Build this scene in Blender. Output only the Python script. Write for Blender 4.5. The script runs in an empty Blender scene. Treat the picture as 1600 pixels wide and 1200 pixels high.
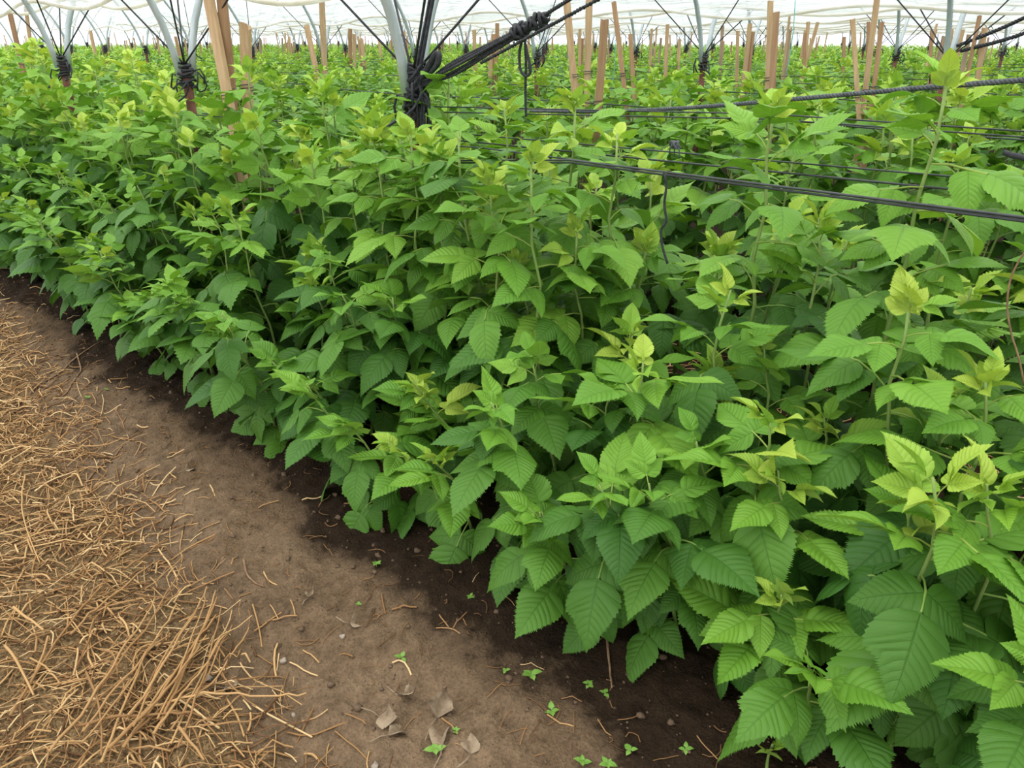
import bpy, math, random
import numpy as np
from mathutils import Vector, Matrix, Euler, noise as mnoise

# ------------------------------------------------------------------ frame
# World X runs along the planted rows (negative X = away from the viewer, to the
# left of the picture), world Y runs across them, Z is up. Metres.
SC = bpy.context.scene
COL = SC.collection
H, PITCH, YAW, F = 1.30, math.radians(24.2), math.radians(44.3), 1201.0
CAMROT = Euler((math.pi / 2 - PITCH, 0, YAW), 'XYZ').to_matrix()
EYE = Vector((0, 0, H))
ROW = 1.233                       # distance between planted rows
R1 = 1.70                         # first row
TUN = ROW * 3                     # width of one tunnel bay
HOOP = 1.67                       # hoop spacing along a row
rng = random.Random(11)
nrg = np.random.RandomState(5)


def ray(px, py):
    return CAMROT @ Vector((px - 800.0, 600.0 - py, -F))


def P(px, py, n=None, z=None, t=None):
    d = ray(px, py)
    if t is None:
        t = n / d.y if n is not None else (z - H) / d.z
    return EYE + d * t


# ------------------------------------------------------------------ tagging
def tag(o, label=None, cat=None, group=None, kind=None):
    for k, v in (('label', label), ('category', cat), ('group', group), ('kind', kind)):
        if v:
            o[k] = v
    return o


def empty(name, loc=(0, 0, 0), **kw):
    o = bpy.data.objects.new(name, None)
    COL.objects.link(o)
    o.location = loc
    o.empty_display_size = 0.05
    return tag(o, **kw)


def link(name, mesh, parent=None, **kw):
    o = bpy.data.objects.new(name, mesh)
    COL.objects.link(o)
    if parent is not None:
        o.parent = parent
    return tag(o, **kw)


# ------------------------------------------------------------------ mesh builder (all quads, numpy)
class MB:
    def __init__(self):
        self.V, self.Fq, self.UV, self.A, self.M = [], [], [], [], []
        self.n = 0

    def add(self, V, Fq, uv=None, age=0.0, mat=0):
        V = np.asarray(V, float)
        Fq = np.asarray(Fq, int)
        self.V.append(V)
        self.Fq.append(Fq + self.n)
        self.UV.append(np.zeros((len(V), 2)) if uv is None else np.asarray(uv, float))
        self.A.append(np.full(len(V), age) if np.isscalar(age) else np.asarray(age, float))
        self.M.append(np.full(len(Fq), mat, int) if np.isscalar(mat) else np.asarray(mat, int))
        self.n += len(V)
        return self

    def arrays(self):
        return (np.concatenate(self.V), np.concatenate(self.Fq), np.concatenate(self.UV),
                np.concatenate(self.A), np.concatenate(self.M))

    def tube(self, pts, rad, sides=6, cap=True, mat=0, age=0.0):
        pts = np.asarray([tuple(p) for p in pts], float)
        k = len(pts)
        rad = np.full(k, rad) if np.isscalar(rad) else np.asarray(rad, float)
        tan = np.gradient(pts, axis=0)
        tan /= np.linalg.norm(tan, axis=1)[:, None] + 1e-12
        ref = np.array([0, 0, 1.0]) if abs(tan[0][2]) < 0.9 else np.array([1.0, 0, 0])
        u = np.cross(tan[0], ref)
        u /= np.linalg.norm(u)
        ang = np.arange(sides) * 2 * math.pi / sides
        rings = []
        acc = np.concatenate([[0], np.cumsum(np.linalg.norm(np.diff(pts, axis=0), axis=1))])
        for i in range(k):
            u = u - tan[i] * np.dot(u, tan[i])
            u /= np.linalg.norm(u) + 1e-12
            w = np.cross(tan[i], u)
            rings.append(pts[i] + rad[i] * (np.cos(ang)[:, None] * u + np.sin(ang)[:, None] * w))
        uvl = [np.stack([np.full(sides, acc[i]), np.arange(sides) / sides], 1) for i in range(k)]
        if cap:
            rings = [np.repeat(pts[:1], sides, 0)] + rings + [np.repeat(pts[-1:], sides, 0)]
            uvl = [uvl[0]] + uvl + [uvl[-1]]
        kk = len(rings)
        idx = np.arange(kk * sides).reshape(kk, sides)
        a, b = idx[:-1], idx[1:]
        q = np.stack([a, np.roll(a, -1, 1), np.roll(b, -1, 1), b], -1).reshape(-1, 4)
        return self.add(np.concatenate(rings), q, np.concatenate(uvl), age, mat)

    def build(self, name, mats, smooth=True):
        return quadmesh(name, *self.arrays(), mats, smooth)


def quadmesh(name, V, Fq, UV, A, M, mats, smooth=True):
    me = bpy.data.meshes.new(name)
    nv, nf = len(V), len(Fq)
    me.vertices.add(nv)
    me.vertices.foreach_set('co', np.ascontiguousarray(V, np.float32).ravel())
    me.loops.add(nf * 4)
    me.loops.foreach_set('vertex_index', np.ascontiguousarray(Fq, np.int32).ravel())
    me.polygons.add(nf)
    me.polygons.foreach_set('loop_start', np.arange(nf, dtype=np.int32) * 4)
    me.polygons.foreach_set('material_index', np.ascontiguousarray(M, np.int32))
    me.polygons.foreach_set('use_smooth', np.full(nf, smooth, bool))
    uvl = me.uv_layers.new(name='UVMap')
    uvl.data.foreach_set('uv', np.ascontiguousarray(UV[Fq.ravel()], np.float32).ravel())
    at = me.attributes.new('age', 'FLOAT', 'POINT')
    at.data.foreach_set('value', np.ascontiguousarray(A, np.float32))
    for m in mats:
        me.materials.append(m)
    me.update(calc_edges=True)
    return me


# ------------------------------------------------------------------ materials
def new_mat(name):
    m = bpy.data.materials.new(name)
    m.use_nodes = True
    nt = m.node_tree
    for n in list(nt.nodes):
        nt.nodes.remove(n)
    return m, nt


def N(nt, typ, **props):
    n = nt.nodes.new(typ)
    ins = props.pop('ins', {})
    for k, v in props.items():
        setattr(n, k, v)
    for k, v in ins.items():
        if hasattr(v, 'is_output') or v.__class__.__name__.startswith('NodeSocket'):
            nt.links.new(v, n.inputs[k])
        else:
            n.inputs[k].default_value = v
    return n


def ramp(nt, fac, stops, interp='LINEAR'):
    r = nt.nodes.new('ShaderNodeValToRGB')
    r.color_ramp.interpolation = interp
    el = r.color_ramp.elements
    while len(el) < len(stops):
        el.new(0.5)
    for e, (p, c) in zip(el, stops):
        e.position = p
        e.color = (*c, 1) if len(c) == 3 else c
    nt.links.new(fac, r.inputs[0])
    return r.outputs[0]


def mth(nt, op, a, b=None, c=None, clamp=False):
    n = nt.nodes.new('ShaderNodeMath')
    n.operation = op
    n.use_clamp = clamp
    for i, v in enumerate((a, b, c)):
        if v is None:
            continue
        if isinstance(v, (int, float)):
            n.inputs[i].default_value = v
        else:
            nt.links.new(v, n.inputs[i])
    return n.outputs[0]


def mixc(nt, fac, a, b, blend='MIX'):
    n = nt.nodes.new('ShaderNodeMix')
    n.data_type = 'RGBA'
    n.blend_type = blend
    for s, v in ((n.inputs[0], fac), (n.inputs[6], a), (n.inputs[7], b)):
        if isinstance(v, (int, float)):
            s.default_value = v
        elif isinstance(v, tuple):
            s.default_value = (*v, 1) if len(v) == 3 else v
        else:
            nt.links.new(v, s)
    return n.outputs[2]


def leaf_material():
    m, nt = new_mat('raspberry_leaf')
    out = N(nt, 'ShaderNodeOutputMaterial')
    uv = N(nt, 'ShaderNodeUVMap')
    sep = N(nt, 'ShaderNodeSeparateXYZ', ins={0: uv.outputs[0]})
    age = N(nt, 'ShaderNodeAttribute', attribute_name='age').outputs['Fac']
    oi = N(nt, 'ShaderNodeObjectInfo')
    rnd = mth(nt, 'MULTIPLY_ADD', oi.outputs['Random'], 0.16, -0.08)
    a = mth(nt, 'ADD', age, rnd, clamp=True)
    base = ramp(nt, a, [(0.0, LEAF[0]), (0.3, LEAF[1]), (0.62, LEAF[2]), (1.0, LEAF[3])])
    # side veins (integer phases) and midrib
    ph = mth(nt, 'FRACT', sep.outputs[0])
    d = mth(nt, 'ABSOLUTE', mth(nt, 'SUBTRACT', ph, 0.5))
    vein = mth(nt, 'MULTIPLY_ADD', d, 9.0, -3.75, clamp=True)
    av = mth(nt, 'ABSOLUTE', mth(nt, 'MULTIPLY_ADD', sep.outputs[1], 2.0, -1.0))
    mid = mth(nt, 'MULTIPLY_ADD', av, -22.0, 1.25, clamp=True)
    veins = mth(nt, 'MAXIMUM', mth(nt, 'MULTIPLY', vein, 0.75), mid)
    c = mixc(nt, mth(nt, 'MULTIPLY', veins, 0.42), base, mixc(nt, 1.0, base, (0.45, 0.55, 0.4), 'MULTIPLY'))
    nz = N(nt, 'ShaderNodeTexNoise', ins={'Vector': uv.outputs[0], 'Scale': 3.0, 'Detail': 3.0})
    c = mixc(nt, 0.35, c, mixc(nt, nz.outputs[0], (0.7, 0.72, 0.65), (1.25, 1.22, 1.2)), 'MULTIPLY')
    geo = N(nt, 'ShaderNodeNewGeometry')
    under = mixc(nt, 0.45, c, (0.18, 0.29, 0.085))
    c2 = mixc(nt, geo.outputs['Backfacing'], c, under)
    # wrinkles between the veins
    wr = N(nt, 'ShaderNodeTexNoise', ins={'Vector': uv.outputs[0], 'Scale': 14.0, 'Detail': 2.0})
    hgt = mth(nt, 'ADD', mth(nt, 'MULTIPLY', wr.outputs[0], 0.5), mth(nt, 'MULTIPLY', veins, -0.9))
    bmp = N(nt, 'ShaderNodeBump', ins={'Height': hgt, 'Strength': 0.45, 'Distance': 0.003})
    p = N(nt, 'ShaderNodeBsdfPrincipled', ins={'Base Color': c2, 'Roughness': 0.52, 'Specular IOR Level': 0.35,
                                               'Normal': bmp.outputs[0]})
    tr = N(nt, 'ShaderNodeBsdfTranslucent', ins={'Color': mixc(nt, 1.0, c, (1.55, 1.5, 0.75), 'MULTIPLY'), 'Normal': bmp.outputs[0]})
    mx = N(nt, 'ShaderNodeMixShader', ins={0: 0.23, 1: p.outputs[0], 2: tr.outputs[0]})
    nt.links.new(mx.outputs[0], out.inputs[0])
    return m


LEAF = [(0.40, 0.53, 0.075), (0.25, 0.45, 0.05), (0.138, 0.315, 0.030), (0.046, 0.142, 0.018)]


def simple(name, col, rough=0.6, spec=0.3, var=None, scale=20.0, stretch=None, bump=0.0, metal=0.0, coord='Object'):
    m, nt = new_mat(name)
    out = N(nt, 'ShaderNodeOutputMaterial')
    tc = N(nt, 'ShaderNodeTexCoord')
    vec = tc.outputs[coord]
    if stretch:
        vec = N(nt, 'ShaderNodeMapping', ins={'Vector': vec, 'Scale': stretch}).outputs[0]
    nz = N(nt, 'ShaderNodeTexNoise', ins={'Vector': vec, 'Scale': scale, 'Detail': 5.0, 'Roughness': 0.65})
    c = ramp(nt, nz.outputs[0], [(0.3, col), (0.7, var or col)])
    p = N(nt, 'ShaderNodeBsdfPrincipled', ins={'Base Color': c, 'Roughness': rough, 'Specular IOR Level': spec, 'Metallic': metal})
    if bump:
        b = N(nt, 'ShaderNodeBump', ins={'Height': nz.outputs[0], 'Strength': 0.6, 'Distance': bump})
        nt.links.new(b.outputs[0], p.inputs['Normal'])
    nt.links.new(p.outputs[0], out.inputs[0])
    return m


def tinted(name, stops, rough=0.8):
    """colour picked per stalk by the age attribute"""
    m, nt = new_mat(name)
    out = N(nt, 'ShaderNodeOutputMaterial')
    age = N(nt, 'ShaderNodeAttribute', attribute_name='age').outputs['Fac']
    c = ramp(nt, age, stops)
    p = N(nt, 'ShaderNodeBsdfPrincipled', ins={'Base Color': c, 'Roughness': rough, 'Specular IOR Level': 0.2})
    nt.links.new(p.outputs[0], out.inputs[0])
    return m


def ground_material():
    m, nt = new_mat('bed_soil_and_straw')
    out = N(nt, 'ShaderNodeOutputMaterial')
    tc = N(nt, 'ShaderNodeTexCoord')
    sep = N(nt, 'ShaderNodeSeparateXYZ', ins={0: tc.outputs['Object']})
    n1 = N(nt, 'ShaderNodeTexNoise', ins={'Vector': tc.outputs['Object'], 'Scale': 2.6, 'Detail': 6.0, 'Roughness': 0.62})
    n2 = N(nt, 'ShaderNodeTexNoise', ins={'Vector': tc.outputs['Object'], 'Scale': 22.0, 'Detail': 6.0, 'Roughness': 0.7})
    n3 = N(nt, 'ShaderNodeTexNoise', ins={'Vector': tc.outputs['Object'], 'Scale': 160.0, 'Detail': 3.0})
    soil = ramp(nt, n1.outputs[0], [(0.32, (0.155, 0.104, 0.062)), (0.68, (0.245, 0.172, 0.108))])
    soil = mixc(nt, 0.78, soil, ramp(nt, n2.outputs[0], [(0.3, (0.45, 0.42, 0.4)), (0.72, (1.35, 1.32, 1.3))]), 'MULTIPLY')
    soil = mixc(nt, 0.35, soil, ramp(nt, n3.outputs[0], [(0.35, (0.5, 0.48, 0.45)), (0.7, (1.5, 1.45, 1.4))]), 'MULTIPLY')
    # drip-wet ground, its dark tone also holding painted leaf shade; irregular edge
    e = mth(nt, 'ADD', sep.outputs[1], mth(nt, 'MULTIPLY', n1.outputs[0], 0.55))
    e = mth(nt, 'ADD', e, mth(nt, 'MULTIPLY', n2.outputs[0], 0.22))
    wet_shade = mth(nt, 'MULTIPLY_ADD', mth(nt, 'SUBTRACT', e, 1.235), 12.0, 0.0, clamp=True)
    wet_shade_c = mixc(nt, 1.0, soil, (0.16, 0.145, 0.135), 'MULTIPLY')
    c = mixc(nt, wet_shade, soil, wet_shade_c)
    # chaff trodden into the alley
    s = mth(nt, 'ADD', mth(nt, 'MULTIPLY', sep.outputs[0], 0.09), sep.outputs[1])
    s = mth(nt, 'ADD', s, mth(nt, 'MULTIPLY', mth(nt, 'SUBTRACT', n1.outputs[0], 0.5), 0.5))
    chaff = mth(nt, 'MULTIPLY_ADD', s, -9.0, 3.6, clamp=True)
    wv = N(nt, 'ShaderNodeTexNoise', ins={'Vector': tc.outputs['Object'], 'Scale': 60.0, 'Detail': 4.0, 'Distortion': 2.5})
    chc = ramp(nt, wv.outputs[0], [(0.32, (0.055, 0.034, 0.017)), (0.5, (0.19, 0.12, 0.054)), (0.70, (0.42, 0.29, 0.14))])
    c = mixc(nt, mth(nt, 'MULTIPLY', chaff, 0.85), c, chc)
    hg = mth(nt, 'ADD', mth(nt, 'MULTIPLY', n2.outputs[0], 1.0), mth(nt, 'MULTIPLY', n3.outputs[0], 0.25))
    b = N(nt, 'ShaderNodeBump', ins={'Height': hg, 'Strength': 1.0, 'Distance': 0.03})
    p = N(nt, 'ShaderNodeBsdfPrincipled', ins={'Base Color': c, 'Roughness': 0.95, 'Specular IOR Level': 0.12, 'Normal': b.outputs[0]})
    nt.links.new(p.outputs[0], out.inputs[0])
    return m


def plastic_material():
    m, nt = new_mat('milky_polythene')
    out = N(nt, 'ShaderNodeOutputMaterial')
    tc = N(nt, 'ShaderNodeTexCoord')
    mp = N(nt, 'ShaderNodeMapping', ins={'Vector': tc.outputs['Object'], 'Scale': (0.35, 2.2, 3.0)})
    nz = N(nt, 'ShaderNodeTexNoise', ins={'Vector': mp.outputs[0], 'Scale': 2.6, 'Detail': 5.0, 'Roughness': 0.6, 'Distortion': 0.8})
    b = N(nt, 'ShaderNodeBump', ins={'Height': nz.outputs[0], 'Strength': 1.0, 'Distance': 0.10})
    tp = N(nt, 'ShaderNodeBsdfTransparent', ins={'Color': (0.97, 0.98, 0.98, 1)})
    tl = N(nt, 'ShaderNodeBsdfTranslucent', ins={'Color': (0.89, 0.93, 0.96, 1), 'Normal': b.outputs[0]})
    df = N(nt, 'ShaderNodeBsdfDiffuse', ins={'Color': (0.86, 0.89, 0.91, 1), 'Normal': b.outputs[0]})
    gl = N(nt, 'ShaderNodeBsdfGlossy', ins={'Color': (1, 1, 1, 1), 'Roughness': 0.25, 'Normal': b.outputs[0]})
    m1 = N(nt, 'ShaderNodeMixShader', ins={0: 0.30, 1: tl.outputs[0], 2: df.outputs[0]})
    m2 = N(nt, 'ShaderNodeMixShader', ins={0: 0.06, 1: m1.outputs[0], 2: gl.outputs[0]})
    m3 = N(nt, 'ShaderNodeMixShader', ins={0: 0.45, 1: m2.outputs[0], 2: tp.outputs[0]})
    nt.links.new(m3.outputs[0], out.inputs[0])
    return m


def hem_material():
    m, nt = new_mat('rolled_polythene')
    out = N(nt, 'ShaderNodeOutputMaterial')
    tc = N(nt, 'ShaderNodeTexCoord')
    nz = N(nt, 'ShaderNodeTexNoise', ins={'Vector': tc.outputs['Object'], 'Scale': 5.0, 'Detail': 4.0})
    c = ramp(nt, nz.outputs[0], [(0.35, (0.74, 0.71, 0.63)), (0.7, (0.90, 0.89, 0.85))])
    df = N(nt, 'ShaderNodeBsdfDiffuse', ins={'Color': c})
    tl = N(nt, 'ShaderNodeBsdfTranslucent', ins={'Color': c})
    mx = N(nt, 'ShaderNodeMixShader', ins={0: 0.6, 1: df.outputs[0], 2: tl.outputs[0]})
    nt.links.new(mx.outputs[0], out.inputs[0])
    return m


LEAFM = leaf_material()
PETI = tinted('petiole_green', [(0.0, (0.34, 0.40, 0.08)), (1.0, (0.20, 0.32, 0.07))], 0.5)
STEM = simple('cane_green', (0.16, 0.27, 0.06), 0.5, 0.4, (0.27, 0.36, 0.10), 9.0)
WOODM = [simple('stake_wood_%s' % k, a, 0.85, 0.2, b, 7.0, (9, 9, 0.55), 0.004) for k, a, b in (
    ('fresh', (0.40, 0.26, 0.145), (0.56, 0.395, 0.24)),
    ('red', (0.30, 0.17, 0.095), (0.44, 0.28, 0.165)),
    ('grey', (0.24, 0.17, 0.12), (0.40, 0.30, 0.21)))]
ROPEM = simple('black_rope', (0.010, 0.011, 0.014), 0.75, 0.35, (0.045, 0.048, 0.056), 90.0, None, 0.002)
ROPEG = simple('grey_rope', (0.045, 0.050, 0.060), 0.7, 0.4, (0.13, 0.14, 0.155), 60.0, None, 0.002)
WIREM = simple('black_wire', (0.018, 0.022, 0.026), 0.5, 0.5, (0.05, 0.055, 0.06), 30.0)
TWINE = simple('teal_twine', (0.10, 0.42, 0.36), 0.7, 0.2, (0.2, 0.55, 0.5), 30.0)
PIPE = simple('galvanised_pipe', (0.36, 0.42, 0.44), 0.42, 0.5, (0.50, 0.56, 0.58), 6.0, (5, 5, 0.6), 0.0, 0.35)
RUST = simple('rusty_steel', (0.075, 0.032, 0.022), 0.85, 0.3, (0.19, 0.085, 0.055), 18.0, None, 0.003)
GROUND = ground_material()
PLASTIC = plastic_material()
HEMM = hem_material()
STRAWM = tinted('straw', [(0.0, (0.12, 0.060, 0.026)), (0.35, (0.31, 0.170, 0.070)), (0.7, (0.50, 0.308, 0.135)), (1.0, (0.65, 0.460, 0.240))])
DRYM = simple('dry_leaf', (0.14, 0.092, 0.056), 0.9, 0.15, (0.36, 0.28, 0.19), 35.0, None, 0.002)
CLODM = simple('soil_clod', (0.07, 0.046, 0.030), 0.95, 0.1, (0.17, 0.115, 0.075), 40.0, None, 0.003)
PEBM = simple('pebble_stone', (0.22, 0.18, 0.14), 0.8, 0.2, (0.40, 0.33, 0.26), 30.0)
TWIGM = simple('dry_twig', (0.13, 0.075, 0.042), 0.85, 0.2, (0.30, 0.19, 0.11), 40.0, None, 0.001)
WEEDM = simple('seedling_green', (0.10, 0.24, 0.03), 0.55, 0.3, (0.22, 0.36, 0.07), 30.0)


# ------------------------------------------------------------------ ground
def gz(x, n, fine=True):
    t = min(1.0, max(0.0, (n - 0.45) / 0.8))
    z = 0.10 * t * t * (3 - 2 * t)
    if fine:
        v = Vector((x * 1.7, n * 1.7, 0.3))
        z += 0.024 * mnoise.noise(v) + 0.015 * mnoise.noise(v * 4.1) + 0.010 * mnoise.noise(v * 10.0)
        if n > 0.3:
            c = mnoise.noise(v * 21.0)
            z += 0.014 * max(0.0, c - 0.05) + 0.004 * mnoise.noise(v * 40.0) - 0.012 * max(0.0, mnoise.noise(v * 9.0 + Vector((9, 3, 1))) - 0.25)
    return z


def make_ground():
    xs = np.concatenate([np.linspace(-12, -5, 60)[:-1], np.linspace(-5, 0.6, 480), np.linspace(0.6, 3.5, 50)[1:]])
    ns = np.concatenate([np.linspace(-3.5, -0.6, 50)[:-1], np.linspace(-0.6, 1.6, 230), np.linspace(1.6, 3.4, 40)[1:]])
    V = np.array([(x, n, gz(x, n)) for x in xs for n in ns])
    idx = np.arange(len(xs) * len(ns)).reshape(len(xs), len(ns))
    q = np.stack([idx[:-1, :-1], idx[1:, :-1], idx[1:, 1:], idx[:-1, 1:]], -1).reshape(-1, 4)
    mb = MB().add(V, q)
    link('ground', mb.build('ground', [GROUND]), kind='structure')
    # the field beyond
    g = MB()
    xs = np.linspace(-90, 30, 61)
    ns = np.concatenate([np.linspace(-10, 3.2, 7), np.linspace(3.2, 80, 60)[1:]])
    V = np.array([(x, n, 0.06 if n > 3.3 else -0.04) for x in xs for n in ns])
    idx = np.arange(len(xs) * len(ns)).reshape(len(xs), len(ns))
    q = np.stack([idx[:-1, :-1], idx[1:, :-1], idx[1:, 1:], idx[:-1, 1:]], -1).reshape(-1, 4)
    link('field_ground', g.add(V, q).build('field_ground', [GROUND]), kind='structure')


# ------------------------------------------------------------------ leaves
def leaflet(veins=10, per=6, cols=7, width=0.34, lobe=(0, 0), fold=0.12, droop=0.5, pleat=0.018, teeth=0.115, wob=0.0, seed=0):
    """unit leaflet along +X, quads; UV = (vein phase, across)"""
    r = np.random.RandomState(seed)
    rows = veins * per
    a = np.linspace(0, 1, rows + 1)
    v = np.linspace(-1, 1, 2 * cols + 1)
    Am, Vm = np.meshgrid(a, v, indexing='ij')
    av = np.abs(Vm)
    t = Am + 0.33 * av * (1 - Am) * np.minimum(1, Am / 0.20)
    w = np.power(np.clip(t, 0, 1), 0.50) * np.power(np.clip(1 - t, 0, 1), 1.36)
    w = w / (np.power(0.269, 0.50) * np.power(0.731, 1.36)) * width
    for side, lb in ((Vm < 0, lobe[0]), (Vm > 0, lobe[1])):
        if lb:
            ws = np.where(t < 0.52, 1 + lb * np.clip(t / 0.52, 0, 1) ** 2.2, 1 + lb * np.clip(1 - (t - 0.52) / 0.06, 0, 1) * 0.9)
            w = np.where(side, w * ws, w)
    pat = {6: [0.0, 0.75, 0.15, 1.0, 0.25, 0.65], 4: [0, 0.8, 0.15, 1.0], 3: [0.0, 0.9, 0.3], 2: [0.0, 0.8], 1: [0.4]}[per]
    k = np.arange(rows + 1)
    tooth = np.array([pat[i % per] for i in k]) * (0.7 + 0.6 * r.rand(rows + 1))
    tooth[:2] = 0
    tooth[-1] = 0
    edge = np.clip((av - (1 - 1.05 / cols)) * cols, 0, 1)
    y = Vm * w + np.sign(Vm) * edge * tooth[:, None] * teeth * 0.36 * np.minimum(1, w / (0.35 * width))
    x = t + edge * tooth[:, None] * teeth * 0.34 * (1 - 0.6 * t) * np.minimum(1, t / 0.1)
    ph = Am * veins
    z = pleat * np.abs(np.sin(math.pi * ph)) * np.sin(math.pi * np.clip(av, 0.04, 0.97)) ** 0.6 * (w / width)
    z = z + fold * np.abs(y) - 0.35 * y * y * (1 + fold)
    z = z + wob * np.sin(5 * x + r.rand() * 6) * y
    z = z + 0.25 * wob * np.sin(9 * x + r.rand() * 6) * av ** 2 * width
    if abs(droop) > 1e-4:
        ang = droop * x
        X = np.sin(ang) / droop + z * np.sin(ang)
        Z = -(1 - np.cos(ang)) / droop + z * np.cos(ang)
    else:
        X, Z = x, z
    Vv = np.stack([X, y, Z], -1).reshape(-1, 3)
    uv = np.stack([ph, Vm * 0.5 + 0.5], -1).reshape(-1, 2)
    idx = np.arange(len(Vv)).reshape(rows + 1, 2 * cols + 1)
    q = np.stack([idx[:-1, :-1], idx[1:, :-1], idx[1:, 1:], idx[:-1, 1:]], -1).reshape(-1, 4)
    return Vv, q, uv


def xf(V, M):
    R = np.array(M.to_3x3())
    return V @ R.T + np.array(M.translation)


def LODP(lod):
    return {0: dict(veins=10, per=6, cols=7), 1: dict(veins=8, per=3, cols=3), 2: dict(veins=6, per=1, cols=2),
            3: dict(veins=3, per=1, cols=1)}[lod]


def compound(lod, seed, age, kind):
    """a whole leaf: stalk from the origin along +X, three or five leaflets; returns arrays"""
    r = random.Random(seed * 7 + 1)
    mb = MB()
    if kind in ('mature', 'upper'):
        pl, tl, ll, joint = r.uniform(0.055, 0.08), 0.143, 0.106, math.radians(r.uniform(18, 52) if kind == 'mature' else r.uniform(0, 34))
        fold, droop, wid = r.uniform(-0.05, 0.16), r.uniform(0.35, 0.95), r.uniform(0.30, 0.36) if kind == 'mature' else r.uniform(0.275, 0.33)
        lat, five = math.radians(r.uniform(58, 76)), seed % 5 == 4
    elif kind == 'mid':
        pl, tl, ll, joint = r.uniform(0.05, 0.065), 0.140, 0.102, math.radians(r.uniform(2, 28))
        fold, droop, wid = r.uniform(0.1, 0.3), r.uniform(0.15, 0.7), r.uniform(0.265, 0.32)
        lat, five = math.radians(r.uniform(50, 68)), False
    else:
        pl, tl, ll, joint = r.uniform(0.03, 0.045), 0.125, 0.085, math.radians(r.uniform(-20, 14))
        fold, droop, wid = r.uniform(0.3, 0.8), r.uniform(0.0, 0.9), r.uniform(0.24, 0.30)
        lat, five = math.radians(r.uniform(34, 52)), False
    rach = 0.30 * ll if kind != 'young' else 0.2 * ll
    Rj = Matrix.Rotation(joint, 4, 'Y')
    J = Matrix.Translation((pl, 0, 0)) @ Rj
    sides = {0: 6, 1: 4, 2: 3, 3: 0}[lod]
    if sides:
        rp = 0.0019 if kind != 'young' else 0.0014
        end = J @ Vector((rach, 0, 0))
        mb.tube([(0, 0, 0), (pl * 0.5, 0, 0.004), (pl, 0, 0.001), tuple(end)] if lod < 2 else [(0, 0, 0), tuple(end)],
                rp, sides, False, 1, age)

    def put(M, L, lobe, sd):
        V, q, uv = leaflet(**LODP(lod), width=wid * r.uniform(0.92, 1.08), lobe=lobe, fold=fold + r.uniform(-.06, .06),
                           droop=droop * r.uniform(0.7, 1.3) + 1e-3, wob=(0.10 if kind in ('mature', 'upper') else 0.18), seed=sd,
                           pleat=0.016 if kind in ('mature', 'upper') else 0.024)
        mb.add(xf(V * L, M), q, uv, age + r.uniform(-0.04, 0.04), 0)

    lob = (0, 0)
    if kind in ('mature', 'upper') and not five:
        lob = [(0, 0), (0.42, 0.0), (0, 0), (0.38, 0.34), (0, 0.42)][seed % 5]
    put(J @ Matrix.Translation((rach, 0, 0)) @ Matrix.Rotation(r.uniform(-.12, .12), 4, 'Z'), tl, lob, seed * 3)
    for sgn in (1, -1):
        M = J @ Matrix.Rotation(sgn * (lat + r.uniform(-.1, .1)), 4, 'Z') @ Matrix.Rotation(r.uniform(0.0, 0.35), 4, 'Y') \
            @ Matrix.Rotation(-sgn * r.uniform(0.0, 0.25), 4, 'X')
        put(M, ll * r.uniform(0.92, 1.08), (0, 0), seed * 3 + 1 + (sgn > 0))
        if five:
            M2 = Matrix.Translation((pl * 0.72, 0, 0)) @ Rj @ Matrix.Rotation(sgn * (lat + 0.35), 4, 'Z') @ Matrix.Rotation(0.3, 4, 'Y')
            put(M2, ll * 0.8, (0, 0), seed * 3 + 5)
    return mb.arrays()


KINDS = {'mature': [(s, 0.84 + 0.14 * (s % 3) / 2) for s in range(7)],
         'upper': [(s + 60, 0.50 + 0.22 * (s % 3) / 2) for s in range(6)],
         'mid': [(s + 20, 0.52 + 0.16 * (s % 3) / 2) for s in range(5)],
         'young': [(s + 40, 0.06 + 0.24 * (s % 4) / 3) for s in range(5)]}
ARR = {}
for lod in range(4):
    for kd, lst in KINDS.items():
        ARR[lod, kd] = [compound(lod, s, age, kd) for s, age in lst]
LEAFMESH = {kd: [quadmesh('leaf_%s' % kd, *a, [LEAFM, PETI]) for a in ARR[0, kd]] for kd in KINDS}


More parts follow.
